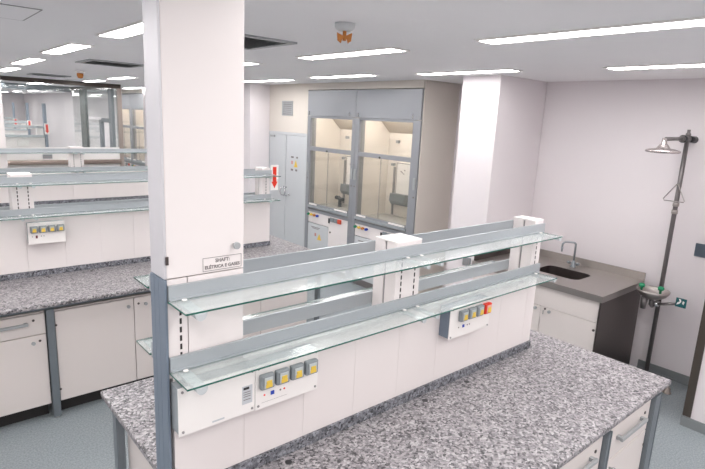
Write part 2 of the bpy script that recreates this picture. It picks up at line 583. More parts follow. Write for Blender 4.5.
def bench(dy, x0, xs0, xs1, x1, risers, seams, names, shelves=True, far_shelves=True, simple=False):
    """granite worktop, service spine and glass shelves; dy shifts the whole bench away from the camera"""
    n_top, n_spine = names['top'], names['spine']
    yf, yb = 0.847 + dy, 2.468 + dy
    s0, s1 = 1.55 + dy, 1.69 + dy
    top = thing('granite_worktop', (x0, yf, 0.87), n_top, 'worktop')
    MB().bbox(x0, x1, yf, yb, 0.87, 0.90, 0.006).build('slab', GRANITE, top)
    B(xs0 + 0.012, xs1, s0 - 0.008, s0 + 0.012, 0.9005, names.get('up', 0.945), 'upstand', GRANITE_SHADED, top)
    B(xs0 + 0.012, xs1, s1 - 0.0275, s1 - 0.0075, 0.9005, 0.945, 'upstand', GRANITE_SHADED, top)
    if not simple:
        for hx in (xs0 + 0.43, xs0 + 1.212, xs0 + 1.534):
            if hx < x1 - 0.3:
                g = MB().lathe((hx, s0 - 0.052, 0.9003), [(0.036, 0), (0.036, 0.0015), (0.033, 0.0025)], 24).build('grommet', GRANITE, top)
                MB().lathe((hx + 0.006, s0 - 0.054, 0.903), [(0.014, 0), (0.014, 0.001)], 16).build('hole', BLACK, g)
    sp = thing('service_spine', (xs0, s0, 0.9), n_spine, 'spine')
    B(xs0 + 0.014, xs1 - 0.004, s0 + 0.014, s1 - 0.028, 0.901, 1.348, 'core', WHITE, sp)
    B(xs0 + 0.014, xs1, s0 + 0.002, s1 - 0.018, 1.3485, 1.358, 'top_ledge', CAPW, sp)
    xs = [xs0 + 0.014] + [s for s in seams if xs0 + 0.05 < s < xs1 - 0.04] + [xs1]
    for a, b in zip(xs[:-1], xs[1:]):
        B(a + 0.0005, b - 0.0005, s0 + 0.003, s0 + 0.0135, names.get('up', 0.945) + 0.0005, 1.348, 'panel', WHITE, sp)
        if not simple:
            B(a + 0.0005, b - 0.0005, s1 - 0.0275, s1 - 0.017, 0.9455, 1.348, 'panel', WHITE, sp)
    for rx, rw in risers:
        riser(rx, s0, s1, 1.3585, 1.688, sp, rw)
    out = [top, sp]
    if shelves:
        br = [xs0 + 0.043] if names.get('column') else []
        for rx, rw in risers:
            br += [rx + 0.036, rx + 0.121] if rw > 0.1 else [xs1 - 0.085]
        for key, zt in (('upper', 1.628), ('lower', 1.389)):
            out.append(glass_shelf('glass_shelf', names[key], None, xs0 - 0.003, names.get('end', xs1 - 0.055), s0 - 0.150, s0, zt, br))
        if far_shelves:
            xa = xs0 + 0.30 if False else xs0 - 0.003
            for key, zt in (('upper_far', 1.628), ('lower_far', 1.389)):
                out.append(glass_shelf('glass_shelf', names[key], None, xa, xs1 - 0.055, s1 + 0.150, s1, zt, br, 1))
    return out


SE = [0.609 + 0.2655 * k for k in range(1, 12)]
isl = bench(0.0, 0.627, 0.600, 2.82, 3.10, [(1.615, RISER_W), (2.722, 0.086)], SE, {
    'top': 'speckled grey granite worktop of the nearest bench in the foreground',
    'spine': 'white panelled service spine running along the middle of the nearest bench',
    'upper': 'upper glass shelf on the camera side of the nearest bench',
    'lower': 'lower glass shelf on the camera side of the nearest bench, above the socket panels',
    'upper_far': 'upper glass shelf on the far side of the nearest bench',
    'lower_far': 'lower glass shelf on the far side of the nearest bench', 'column': True})
SE2 = [0.704 + 0.266 * k for k in range(-5, 12)]
bench(3.02, -0.40, -0.40, 2.86, 3.13, [(-0.38, RISER_W), (0.635, 0.140), (1.69, RISER_W), (2.765, 0.086)], SE2, {
    'top': 'speckled grey granite worktop of the second bench, above the cream cabinets at left',
    'spine': 'white panelled service spine of the second bench with the four-socket box at left',
    'upper': 'upper glass shelf on the near side of the second bench, behind the white column',
    'lower': 'lower glass shelf on the near side of the second bench, above its socket box',
    'upper_far': 'upper glass shelf on the far side of the second bench',
    'lower_far': 'lower glass shelf on the far side of the second bench', 'end': 2.885})
SE3 = [0.95 + 0.266 * k for k in range(-5, 12)]
bench(6.05, 0.0, 0.80, 2.86, 3.13, [(1.74, RISER_W), (2.765, 0.086)], SE3, {
    'top': 'granite worktop of the third bench, mostly hidden behind the second bench',
    'spine': 'white panelled service spine of the third bench, in front of the glass partition',
    'upper': 'upper glass shelf of the third bench, just below the glass partition',
    'lower': 'lower glass shelf of the third bench, just above the second bench shelf',
    'upper_far': 'upper glass shelf on the far side of the third bench',
    'lower_far': 'lower glass shelf on the far side of the third bench', 'up': 1.012}, simple=True, far_shelves=False)

# ---- shaft column on the near bench
col = thing('shaft_column', (0.61, 1.55, 0.9), 'tall white service column with a lettered shaft door, standing on the nearest bench', 'column')
B(0.6035, 0.868, 1.566, 1.668, 1.3585, CEIL - 0.003, 'body', WHITE, col)
B(0.6035, 0.667, 1.552, 1.565, 1.3585, 1.690, 'slotted_strip', WHITE, col)
B(0.6705, 0.868, 1.552, 1.565, 1.3585, 1.690, 'lower_panel', WHITE, col)
z = 1.615
while z > 1.40:
    slot(0.644, 1.552, z, col)
    z -= 0.029
B(0.6675, 0.6700, 1.556, 1.565, 1.3585, 1.690, 'joint', GAPG, col)
door = B(0.6035, 0.868, 1.550, 1.565, 1.6935, CEIL - 0.004, 'shaft_door', WHITE, col, 0.002)
for hz in (1.752,):
    B(0.599, 0.608, 1.5455, 1.5495, hz - 0.013, hz + 0.013, 'hinge', DKSTEEL, door)
MB().tube([(0.831, 1.5495, 1.778), (0.831, 1.540, 1.778), (0.831, 1.532, 1.778), (0.831, 1.524, 1.778)],
          [0.005, 0.006, 0.012, 0.0115], 16).build('knob', GRIP, door)
# printed frame and lettering
ps = MB()
for (xa, xb, za, zb) in ((0.7205, 0.859, 1.7425, 1.7440), (0.7205, 0.859, 1.6990, 1.7005), (0.7205, 0.722, 1.6990, 1.7440), (0.8575, 0.859, 1.6990, 1.7440)):
    ps.box(xa, xb, 1.5491, 1.5497, za, zb)
ps.build('printed_frame', INK, door)


def lettering(text, x, y, z, size, parent, name='lettering', mat=INK, wide=1.0):
    cu = bpy.data.curves.new(name, 'FONT')
    cu.body = text
    cu.size = size
    cu.align_x = 'CENTER'
    cu.extrude = 0.0002
    cu.offset = 0.0005
    tmp = bpy.data.objects.new(name, cu)
    COL.objects.link(tmp)
    dg = bpy.context.evaluated_depsgraph_get()
    me = bpy.data.meshes.new_from_object(tmp.evaluated_get(dg))
    COL.objects.unlink(tmp)
    bpy.data.objects.remove(tmp)
    org = Vector(parent['_org'])
    M = Matrix.Translation(Vector((x, y, z)) - org) @ Matrix.Rotation(PI / 2, 4, 'X') @ Matrix.Diagonal((wide, 1, 1, 1))
    me.transform(M)
    me.materials.clear()
    me.materials.append(mat)
    o = bpy.data.objects.new(name, me)
    o.parent = parent
    o['_org'] = parent['_org']
    COL.objects.link(o)
    return o


lettering('SHAFT:', 0.790, 1.5493, 1.7260, 0.0165, door)
lettering('EL\u00c9TRICA E GASES', 0.790, 1.5493, 1.7065, 0.0150, door, wide=1.02)

# blue-grey end plate below, light grey profile above
post = thing('spine_end_profile', (0.60, 1.55, 0.902), 'blue-grey metal end profile closing the left end of the nearest spine', 'profile')
m = MB().box(0.5935, 0.6030, 1.552, 1.662, 0.902, 1.690)
m.box(0.592, 0.5935, 1.552, 1.592, 0.902, 1.690).box(0.592, 0.5935, 1.594, 1.628, 0.902, 1.690).box(0.592, 0.5935, 1.630, 1.662, 0.902, 1.690)
m.build('plate', BLUEG, post)
B(0.592, 0.5985, 1.5445, 1.5515, 0.902, 1.690, 'front_lip', BLUEG, post)
upp = B(0.596, 0.603, 1.552, 1.664, 1.6925, CEIL - 0.004, 'upper_profile', plain('upper_profile_grey', (0.62, 0.61, 0.64), 0.4, 0.2), col)

# ---- socket panels
sp1 = thing('socket_panel', (0.60, 1.549, 1.18), 'long white service panel with four grey sockets under the near shelf beside the column', 'socket panel')
B(0.606, 1.152, 1.493, 1.5515, 1.185, 1.345, 'housing', ALU, sp1)
fp = B(0.603, 0.8795, 1.487, 1.4925, 1.181, 1.349, 'front_plate', CAPW, sp1, 0.002)
fp2 = B(0.8815, 1.155, 1.487, 1.4925, 1.178, 1.349, 'front_plate', CAPW, sp1, 0.002)
for x, z in ((0.617, 1.335), (0.617, 1.195), (0.868, 1.335), (0.868, 1.195)):
    screw(x, 1.487, z, fp)
for x, z in ((0.893, 1.335), (0.893, 1.193), (1.143, 1.335), (1.143, 1.193)):
    screw(x, 1.487, z, fp2)
for k in range(4):
    socket(0.921 + 0.064 * k, 1.487, 1.287, sp1)
st = B(0.829, 0.869, 1.4862, 1.4868, 1.219, 1.287, 'sticker', STICK, sp1)
B(0.834, 0.856, 1.4855, 1.4861, 1.273, 1.282, 'dark_print', BLACK, st)
m = MB()
for zz in (1.262, 1.254, 1.246, 1.234):
    m.box(0.834, 0.862, 1.4855, 1.4861, zz, zz + 0.0025)
m.build('fine_print', INK, st)
B(0.718, 0.762, 1.4862, 1.4868, 1.192, 1.198, 'maker_plate', STICK, sp1)
B(0.944, 0.958, 1.484, 1.4868, 1.222, 1.236, 'blue_indicator', BLUE, sp1, label='dark blue square indicator')
for x, mt in ((0.918, RED), (0.985, INK), (1.002, RED)):
    MB().tube([(x, 1.4868, 1.229), (x, 1.485, 1.229)], 0.0035, 8).build('pilot_dot', mt, sp1)
B(0.907, 1.015, 1.4864, 1.4868, 1.2005, 1.2015, 'scribed_line', GAPG, sp1)

sp2 = thing('socket_panel', (1.94, 1.549, 1.18), 'white panel with three grey sockets and a red one, right part of near spine', 'socket panel')
B(1.948, 2.264, 1.493, 1.5515, 1.188, 1.342, 'housing', BLUEG, sp2)
B(1.945, 2.268, 1.487, 1.4925, 1.184, 1.346, 'front_plate', CAPW, sp2, 0.002)
for k in range(4):
    socket(2.032 + 0.064 * k, 1.487, 1.296, sp2, face_mat=RED if k == 3 else None, lid=plain('lid_pink', (0.85, 0.45, 0.38), 0.3) if k == 3 else None)
B(2.044, 2.058, 1.484, 1.4868, 1.228, 1.242, 'blue_indicator', BLUE, sp2, label='dark blue square indicator')
for x in (2.015, 2.083, 2.10):
    MB().tube([(x, 1.4868, 1.234), (x, 1.485, 1.234)], 0.0035, 8).build('pilot_dot', INK, sp2)
for x, z in ((1.957, 1.335), (1.957, 1.195), (2.256, 1.335), (2.256, 1.195)):
    screw(x, 1.487, z, sp2)

sp3 = thing('socket_panel', (0.70, 4.569, 1.16), 'white socket box with four grey sockets on the second bench spine at left', 'socket panel')
B(0.712, 0.956, 4.512, 4.5715, 1.172, 1.330, 'housing', ALU, sp3)
B(0.708, 0.960, 4.505, 4.5115, 1.168, 1.334, 'front_plate', CAPW, sp3, 0.002)
for k in range(4):
    socket(0.747 + 0.060 * k, 4.505, 1.283, sp3, w=0.052, h=0.052)
B(0.757, 0.770, 4.502, 4.5048, 1.214, 1.236, 'red_switch', plain('dark_red', (0.12, 0.01, 0.02), 0.4), sp3)
for x in (0.735, 0.795, 0.812):
    MB().tube([(x, 4.5048, 1.228), (x, 4.503, 1.228)], 0.004, 8).build('pilot_dot', GAPG, sp3)


# ---- cabinets
def knob(x, y, z, parent, r=0.013):
    MB().tube([(x, y, z), (x, y - 0.010, z), (x, y - 0.016, z), (x, y - 0.026, z)], [r * 0.5, r * 0.5, r, r * 0.95], 14).build('knob', GRIP, parent)


def lock(x, y, z, parent):
    MB().tube([(x, y, z), (x, y - 0.004, z)], 0.0085, 12).build('lock', DKSTEEL, parent)


def bar_handle(xa, xb, y, z, parent):
    m = MB().bbox(xa, xb, y - 0.034, y - 0.020, z - 0.010, z + 0.010, 0.003)
    m.box(xa + 0.004, xa + 0.024, y - 0.021, y - 0.0003, z - 0.009, z + 0.009).box(xb - 0.024, xb - 0.004, y - 0.021, y - 0.0003, z - 0.009, z + 0.009)
    m.build('handle', GRIP, parent)


def hinge_dots(x, y, zs, parent):
    for z in zs:
        MB().tube([(x, y, z), (x, y - 0.005, z)], 0.009, 10).build('hinge', DKSTEEL, parent)


def cabinet(x0, x1, yface, depth, label, kind, ztop=0.812, zbot=0.115, split=0.635, handle=None, hinge_right=False, group=None):
    """kind: 'drawer' (drawer over a door), 'doors' (two doors)"""
    t = thing('base_cabinet', (x0, yface, 0), label, 'cabinet', group)
    B(x0 + 0.001, x1 - 0.001, yface + 0.020, yface + depth, zbot, ztop + 0.010, 'body', CREAM, t)
    B(x0 + 0.01, x1 - 0.01, yface + 0.075, yface + depth - 0.05, 0.0, zbot - 0.001, 'plinth', DARK, t)
    if kind == 'drawer':
        d = B(x0 + 0.003, x1 - 0.003, yface, yface + 0.0195, split + 0.003, ztop, 'drawer', CREAM, t, 0.002)
        c = (x0 + x1) / 2
        ha, hb = handle or (c - 0.13, c + 0.13)
        bar_handle(ha, hb, yface, (split + ztop) / 2 + 0.02, d)
        lock(hb + 0.035, yface, (split + ztop) / 2 + 0.035, d)
        d = B(x0 + 0.003, x1 - 0.003, yface, yface + 0.0195, zbot, split - 0.003, 'door', CREAM, t, 0.002)
        if hinge_right:
            knob(x0 + 0.075, yface, split - 0.05, d)
            hinge_dots(x1 - 0.006, yface + 0.004, (split - 0.09, zbot + 0.09), d)
        else:
            knob(x1 - 0.085, yface, split - 0.05, d)
            lock(x1 - 0.043, yface, split - 0.045, d)
        return t
    c = (x0 + x1) / 2
    for a, b, kx, lx, hx in ((x0 + 0.003, c - 0.0025, c - 0.045, None, x0 + 0.006), (c + 0.0025, x1 - 0.003, c + 0.085, c + 0.035, x1 - 0.006)):
        d = B(a, b, yface, yface + 0.0195, zbot, ztop, 'door', CREAM, t, 0.002)
        knob(kx, yface, ztop - 0.055, d)
        if lx:
            lock(lx, yface, ztop - 0.050, d)
        hinge_dots(hx, yface + 0.004, (ztop - 0.10, zbot + 0.09), d)
    return t


def frame(x_posts, x0, x1, yface, yback, label, name='bench_frame', mat=ALUF):
    """metal carcass: rail under the stone and posts down to the floor"""
    t = thing(name, (x0, yface, 0), label, 'frame')
    B(x0, x1, yface + 0.002, yface + 0.045, 0.826, 0.8695, 'rail', mat, t)
    B(x0, x1, yback - 0.045, yback - 0.002, 0.826, 0.8695, 'rail', mat, t)
    for a, b in x_posts:
        for ya, yb in ((yface - 0.012, yface + 0.040), (yback - 0.040, yback + 0.012)):
            m = MB().box(a, b, ya, yb, 0.012, 0.8255)
            m.box(a + 0.004, a + 0.012, ya - 0.003, ya, 0.012, 0.8255).box(b - 0.012, b - 0.004, ya - 0.003, ya, 0.012, 0.8255)
            lg = m.build('leg', mat, t)
            MB().lathe(((a + b) / 2, (ya + yb) / 2, 0.0), [(0.022, 0), (0.022, 0.006), (0.010, 0.0115)], 12).build('foot', GRIP, lg)
    return t


# near bench: front row (camera side) and back row
frame([(0.668, 0.705), (1.83, 1.88), (2.395, 2.445), (2.962, 3.060)], 0.66, 3.06, 0.880, 2.430, 'blue-grey metal frame and legs carrying the nearest granite worktop')
cabinet(2.450, 2.957, 0.885, 0.60, 'cream drawer cabinet at the right end of the nearest bench, beside the corner leg', 'drawer', handle=(2.545, 2.855), hinge_right=True)
cabinet(1.885, 2.390, 0.885, 0.60, 'cream drawer cabinet second from the right end of the nearest bench, cut by the frame', 'drawer', handle=(1.98, 2.29), hinge_right=True)
cabinet(0.722, 1.825, 1.810, 0.60, 'pale cabinet with a plain end panel under the left end of the nearest bench', 'doors')
# second bench
frame([(-0.36, -0.31), (0.690, 0.738), (1.83, 1.878), (3.035, 3.065)], -0.37, 3.06, 3.965, 5.43, 'grey metal frame and posts under the second granite worktop at left')
cabinet(0.135, 0.686, 3.975, 0.55, 'cream drawer cabinet left of the grey post under the second bench', 'drawer', split=0.650, ztop=0.800, handle=(0.30, 0.578))
cabinet(0.742, 1.826, 3.975, 0.55, 'cream two-door cabinet right of the grey post under the second bench', 'doors', ztop=0.795)
cabinet(1.882, 2.926, 3.975, 0.55, 'cream two-door cabinet under the right end of the second bench, seen through the near shelves', 'doors', ztop=0.795)
cabinet(-0.305, 0.131, 3.975, 0.55, 'cream cabinet of the second bench, leftmost and cut by the picture edge', 'drawer', split=0.650, ztop=0.800)
frame([(0.05, 0.10), (2.93, 2.98)], 0.04, 3.06, 6.995, 8.45, 'grey metal frame under the third bench')

# ---- column of the third bench (left edge of the view)
c3 = thing('shaft_column', (0.80, 7.6, 0.9), 'white service column of the third bench at the left picture edge', 'column')
B(0.80, 1.045, 7.6, 7.74, 1.3585, CEIL - 0.003, 'body', WHITE, c3)
B(0.803, 1.043, 7.590, 7.599, 1.69, CEIL - 0.004, 'shaft_door', WHITE, c3)


# ---- red arrow signs on the bench ends
def arrow_sign(x0, x1, y, z0, z1, label):
    t = thing('arrow_sign', (x0, y, z0), label, 'sign')
    B(x0, x1, y - 0.004, y, z0, z1, 'plate', SIGNW, t)
    c = (x0 + x1) / 2
    w = (x1 - x0)
    h = z1 - z0
    poly = [(c - 0.23 * w, z1 - 0.08 * h), (c + 0.23 * w, z1 - 0.08 * h), (c + 0.23 * w, z0 + 0.34 * h), (c + 0.40 * w, z0 + 0.34 * h),
            (c, z0 + 0.08 * h), (c - 0.40 * w, z0 + 0.34 * h), (c - 0.23 * w, z0 + 0.34 * h)]
    MB().prism(poly, 'y', y - 0.0055, y - 0.0042).build('arrow', RED, t)
    return t


arrow_sign(2.855, 2.945, 4.562, 1.470, 1.725, 'white sign with a red down arrow at the right end of the second bench')

# ------------------------------------------------------------------ fume hoods
HX = 4.627
HB = 5.24


def fume_hood(y0, y1, label, right_wide, dark_tap, detail=True):
    """front face at HX looking to -X; y1 is the left edge in the picture"""
    t = thing('fume_hood', (HX, y0, 0), label, 'fume hood')
    pr = 0.118 if right_wide else 0.072
    pl = 0.072
    ya, yb = y0 + pr, y1 - pl
    for a, b in ((y0, ya), (yb, y1)):
        p = MB().box(HX - 0.004, HX + 0.10, a + 0.001, b - 0.001, 0.0, 2.232).build('post', HOODG, t)
    # header
    h = B(HX - 0.010, HX + 0.04, y0 + 0.001, y1 - 0.001, 2.236, 2.588, 'header_panel', HOODG, t, 0.004)
    for yy in (y0 + 0.12, y1 - 0.05):
        B(HX - 0.016, HX - 0.0105, yy - 0.011, yy + 0.011, 2.250, 2.300, 'clip', CHROME, h)
    # shell
    B(HB - 0.012, HB, ya - 0.06, yb + 0.06, 0.93, 2.55, 'back_liner', LINER, t)
    B(HX + 0.101, HB - 0.013, ya - 0.060, ya - 0.050, 0.93, 2.55, 'side_liner', LINER, t)
    B(HX + 0.101, HB - 0.013, yb + 0.050, yb + 0.060, 0.93, 2.55, 'side_liner', LINER, t)
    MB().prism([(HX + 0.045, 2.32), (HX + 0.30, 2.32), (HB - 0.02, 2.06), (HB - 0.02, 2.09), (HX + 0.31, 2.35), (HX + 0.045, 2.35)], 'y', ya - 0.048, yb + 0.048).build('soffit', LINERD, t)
    B(HX + 0.06, HX + 0.09, ya + 0.15, yb - 0.15, 2.270, 2.31, 'lamp_tube', HOODLAMP, t)
    B(HX + 0.02, HB - 0.014, ya - 0.049, yb + 0.049, 0.895, 0.930, 'inner_worktop', HTOP, t)
    # baffle slots and wall instruments on the back
    q0, q1 = yb - 0.41, yb - 0.165
    bb = B(HB - 0.045, HB - 0.016, q0, q1, 1.19, 1.67, 'instrument_panel', CAPW, t, 0.004)
    xm0, xm1 = HB - 0.0475, HB - 0.0455
    m = MB().box(xm0, xm1, q0, q1, 1.660, 1.668).box(xm0, xm1, q1 - 0.006, q1, 1.19, 1.660)
    m.build('edging', INK, bb)
    for (dy_, zz) in ((0.085, 1.565), (0.13, 1.53), (0.10, 1.515), (0.15, 1.545)):
        B(xm0, xm1, q0 + dy_, q0 + dy_ + 0.018, zz, zz + 0.016, 'mark', INK, bb)
    MB().prism([(HB - 0.016, 1.25), (HB - 0.016, 1.10), (HB - 0.09, 1.10), (HB - 0.13, 1.15), (HB - 0.12, 1.25)], 'y', q0 - 0.01, q1 + 0.03).build('drip_cup', SOCKG, t)
    B(HB - 0.03, HB - 0.013, yb - 0.115, yb - 0.085, 0.94, 1.60, 'pipe_cover', GAPG, t)
    B(HB - 0.05, HB - 0.013, yb - 0.165, yb - 0.115, 1.925, 1.965, 'gas_outlet', GRIP, t)
    B(HB - 0.05, HB - 0.013, yb - 0.10, yb - 0.05, 1.615, 1.650, 'gas_outlet', GRIP, t)
    # upper pane, middle rail, sash
    B(HX + 0.030, HX + 0.035, ya, yb, 1.80, 2.235, 'upper_pane', HGLASS, t)
    B(HX + 0.002, HX + 0.05, ya + 0.001, yb - 0.001, 2.205, 2.2355, 'upper_rail', HOODG, t)
    B(HX - 0.002, HX + 0.06, ya + 0.001, yb - 0.001, 1.745, 1.800, 'middle_rail', HOODG, t)
    ym = ya + 0.56 * (yb - ya)
    B(HX + 0.018, HX + 0.023, ya, ym + 0.006, 0.975, 1.744, 'sash_pane', HGLASS, t)
    B(HX + 0.026, HX + 0.031, ym - 0.006, yb, 0.975, 1.744, 'sash_pane', HGLASS, t)
    B(HX + 0.0165, HX + 0.0175, ym - 0.004, ym + 0.004, 0.975, 1.744, 'pane_edge', GAPG, t)
    MB().tube([(HX - 0.002, ym, 1.757), (HX - 0.010, ym, 1.757)], 0.013, 10).build('sash_stop', BLACK, t)
    B(HX + 0.004, HX + 0.045, ya + 0.001, yb - 0.001, 0.948, 0.9745, 'sash_frame', HOODG, t)
    for a, b in ((yb - 0.20, yb - 0.03), (ya + 0.03, ya + 0.30)):
        B(HX - 0.012, HX + 0.0035, a, b, 0.955, 0.975, 'sash_handle', CAPW, t)
    B(HX - 0.020, HX + 0.05, ya + 0.001, yb - 0.001, 0.915, 0.947, 'sill', ALU, t)
    B(HX - 0.002, HX + 0.05, ya + 0.001, yb - 0.001, 0.850, 0.894, 'lower_rail', HOODG, t)
    for yy, zz in ((y1 - 0.030, 1.50), (y0 + 0.03, 1.50)):
        B(HX - 0.018, HX - 0.0045, yy - 0.018, yy + 0.018, zz - 0.07, zz + 0.07, 'grip', GRIP, t)
        MB().tube([(HX - 0.0045, yy, zz - 0.16), (HX - 0.012, yy, zz - 0.16)], 0.009, 10).build('rivet', INK, t)
    B(HX + 0.03, HX + 0.05, ya + 0.001, yb - 0.001, 0.0, 0.099, 'plinth', INK, t)
    # control panel, door and socket plate
    yc = ya + 0.47 * (yb - ya)
    B(HX + 0.006, HX + 0.03, yc + 0.001, yb - 0.001, 0.690, 0.849, 'control_panel', WHITE, t)
    d = B(HX + 0.002, HX + 0.03, yc + 0.002, yb - 0.002, 0.10, 0.680, 'base_door', DOORG, t, 0.003)
    m = MB()
    m.box(HX + 0.0005, HX + 0.0015, yb - 0.30, yb - 0.08, 0.625, 0.634).box(HX + 0.0005, HX + 0.0015, yb - 0.27, yb - 0.11, 0.607, 0.615)
    m.build('lettering', INK, d)
    B(HX + 0.0002, HX + 0.0018, yb - 0.36, yb - 0.16, 0.44, 0.56, 'sticker', STICK, d)
    MB().prism([(yb - 0.34, 0.455), (yb - 0.24, 0.455), (yb - 0.29, 0.55)], 'x', HX - 0.0012, HX).build('warning_triangle', YELLOW, d)
    B(HX - 0.0012, HX, yb - 0.215, yb - 0.175, 0.50, 0.545, 'red_symbol', plain('faded_red', (0.55, 0.25, 0.22), 0.5), d)
    B(HX + 0.006, HX + 0.03, ya + 0.001, yc - 0.001, 0.10, 0.849, 'service_panel', WHITE, t)
    for k, mt in enumerate((GREEN, YELLOW, ORANGE, BLUE)):
        yy = yb - 0.035 - 0.073 * k
        kn = MB().tube([(HX + 0.0055, yy, 0.812), (HX - 0.012, yy, 0.812), (HX - 0.013, yy, 0.812), (HX - 0.04, yy, 0.812)], [0.008, 0.008, 0.019, 0.016], 14).build('tap_knob', mt, t)
    for k, mt in enumerate((SOCKG, SOCKG, plain('socket_red', (0.60, 0.08, 0.04), 0.4))):
        yy = yc - 0.085 - 0.085 * k
        B(HX - 0.016, HX + 0.0055, yy - 0.034, yy + 0.034, 0.778, 0.838, 'socket', mt, t, 0.004)
    B(HX - 0.010, HX + 0.0055, yc - 0.030, yc - 0.010, 0.75, 0.82, 'switch', BLACK, t)
    MB().tube([(HX + 0.0055, yc - 0.05, 0.62), (HX - 0.006, yc - 0.05, 0.62)], 0.012, 10).build('lock', DKSTEEL, t)
    if dark_tap:
        yt = y0 + 0.70
        m = MB().tube([(HB - 0.25, yt, 0.931), (HB - 0.25, yt, 1.045), (HB - 0.252, yt + 0.02, 1.062), (HB - 0.256, yt + 0.08, 1.062)], 0.028, 10)
        m.tube([(HB - 0.25, yt - 0.075, 1.045), (HB - 0.25, yt + 0.10, 1.058)], 0.026, 8)
        m.build('black_tap', BLACK, t)
    return t


fume_hood(4.203, 5.334, 'right-hand grey fume hood beside the white pillar', True, False)
fume_hood(5.336, 6.402, 'left-hand grey fume hood next to the grey double door, with a black tap inside', False, True)
fume_hood(12.83, 13.975, 'far fume hood on the right of a pair, seen left of the column', True, False)
fume_hood(13.977, 15.06, 'far fume hood on the left of a pair, beside the glass partition corner', False, False)

# ------------------------------------------------------------------ double door
dd = MB().box(HX, HX + 0.06, 6.412, 6.445, 0, 1.972).box(HX, HX + 0.06, 7.445, 7.452, 0, 1.972).box(HX, HX + 0.06, 6.445, 7.445, 1.935, 1.972).build('door_1', DOORG)
dd['kind'] = 'structure'
B(HX + 0.046, HX + 0.058, 6.446, 7.444, 0.0, 1.934, 'shadow_gap', INK, dd)
for a, b, hs in ((6.451, 6.963, 1), (6.973, 7.440, -1)):
    lf = B(HX + 0.006, HX + 0.045, a, b, 0.01, 1.932, 'door_leaf', DOORG, dd, 0.003)
    hy = 6.969 - hs * 0.062
    MB().tube([(HX + 0.006, hy + hs * 0.03, 1.13), (HX - 0.035, hy + hs * 0.015, 1.12), (HX - 0.045, hy - hs * 0.012, 1.06), (HX - 0.035, hy + hs * 0.015, 1.0), (HX + 0.006, hy + hs * 0.03, 0.99)], 0.011, 10).build('handle', CHROME, lf)
    if hs == 1:
        MB().tube([(HX + 0.0055, hy - 0.06, 1.02), (HX - 0.006, hy - 0.06, 1.02)], 0.02, 12).build('lock', CHROME, lf)
        sg = B(HX + 0.004, HX + 0.0055, 6.62, 6.84, 1.39, 1.63, 'notice', DOORG, lf)
        MB().prism([(6.64, 1.46), (6.74, 1.46), (6.69, 1.57)], 'x', HX + 0.0022, HX + 0.0038).build('warning_triangle', YELLOW, sg)
        B(HX + 0.0022, HX + 0.0038, 6.765, 6.815, 1.50, 1.55, 'red_symbol', plain('symbol_red', (0.6, 0.3, 0.28), 0.5), sg)
        m = MB()
        for (a1, b1, c1, d1) in ((6.64, 6.68, 1.595, 1.62), (6.75, 6.82, 1.595, 1.62), (6.65, 6.70, 1.40, 1.43), (6.76, 6.82, 1.40, 1.43)):
            m.box(HX + 0.0022, HX + 0.0038, a1, b1, c1, d1)
        m.build('pictograms', INK, sg)
    else:
        B(HX - 0.012, HX + 0.0055, 7.28, 7.40, 1.885, 1.915, 'door_closer', GRIP, lf)

gr = thing('wall_vent', (HX, 6.80, 2.22), 'small square grey vent grille on the wall above the double door', 'vent')
m = MB().box(HX - 0.008, HX + 0.0045, 6.800, 6.822, 2.222, 2.440).box(HX - 0.008, HX + 0.0045, 7.060, 7.082, 2.222, 2.440)
m.box(HX - 0.008, HX + 0.0045, 6.823, 7.059, 2.222, 2.240).box(HX - 0.008, HX + 0.0045, 6.823, 7.059, 2.422, 2.440)
m.build('frame', GRIP, gr)
B(HX + 0.002, HX + 0.0045, 6.823, 7.059, 2.241, 2.421, 'backing', INK, gr)
for k in range(6):
    z = 2.252 + 0.029 * k
    MB().prism([(HX - 0.006, z), (HX - 0.003, z), (HX + 0.0015, z + 0.018), (HX - 0.0015, z + 0.018)], 'y', 6.824, 7.058).build('slat', GRIP, gr)

# ------------------------------------------------------------------ sink unit on the right wall
sx0, sx1, sy0, sy1 = 4.245, 5.08, 1.745, 3.04
bx0, bx1, by0, by1 = 4.50, 4.82, 2.10, 2.53
sc = thing('sink_counter', (sx0, sy0, 0.86), 'brown-grey stainless steel sink counter with an upstand along the right wall', 'counter')


def round_rect(x0, x1, y0, y1, r, n=5):
    pts = []
    for cx, cy, a0 in ((x1 - r, y1 - r, 0), (x0 + r, y1 - r, PI / 2), (x0 + r, y0 + r, PI), (x1 - r, y0 + r, 1.5 * PI)):
        for k in range(n + 1):
            a = a0 + k * PI / 2 / n
            pts.append((cx + r * math.cos(a), cy + r * math.sin(a)))
    return pts


# top: plate with a rounded opening
bm = bmesh.new()
outer = [(sx1, sy1), (sx0, sy1), (sx0, sy0), (sx1, sy0)]
inner = round_rect(bx0, bx1, by0, by1, 0.07)
ov = [bm.verts.new((p[0], p[1], 0.90)) for p in outer]
iv = [bm.verts.new((p[0], p[1], 0.90)) for p in inner]
n = len(iv)
q = n // 4
for c in range(4):
    for k in range(q - 1):
        bm.faces.new([ov[c], iv[c * q + k], iv[c * q + k + 1]])
    bm.faces.new([ov[c], iv[c * q + q - 1], iv[((c + 1) * q) % n], ov[(c + 1) % 4]])
lo = [bm.verts.new((v.co.x, v.co.y, 0.897)) for v in iv]
for k in range(n):
    bm.faces.new([iv[k], lo[k], lo[(k + 1) % n], iv[(k + 1) % n]])
mb = MB()
bm.verts.index_update()
mb.add([v.co[:] for v in bm.verts], [[v.index for v in f.verts] for f in bm.faces])
bm.free()
mb.box(sx0 - 0.004, sx0 + 0.012, sy0, sy1, 0.845, 0.8995)
mb.box(sx0 + 0.012, sx1, sy0, sy0 + 0.012, 0.845, 0.8995)
mb.build('top', STEEL, sc)
mb = MB()
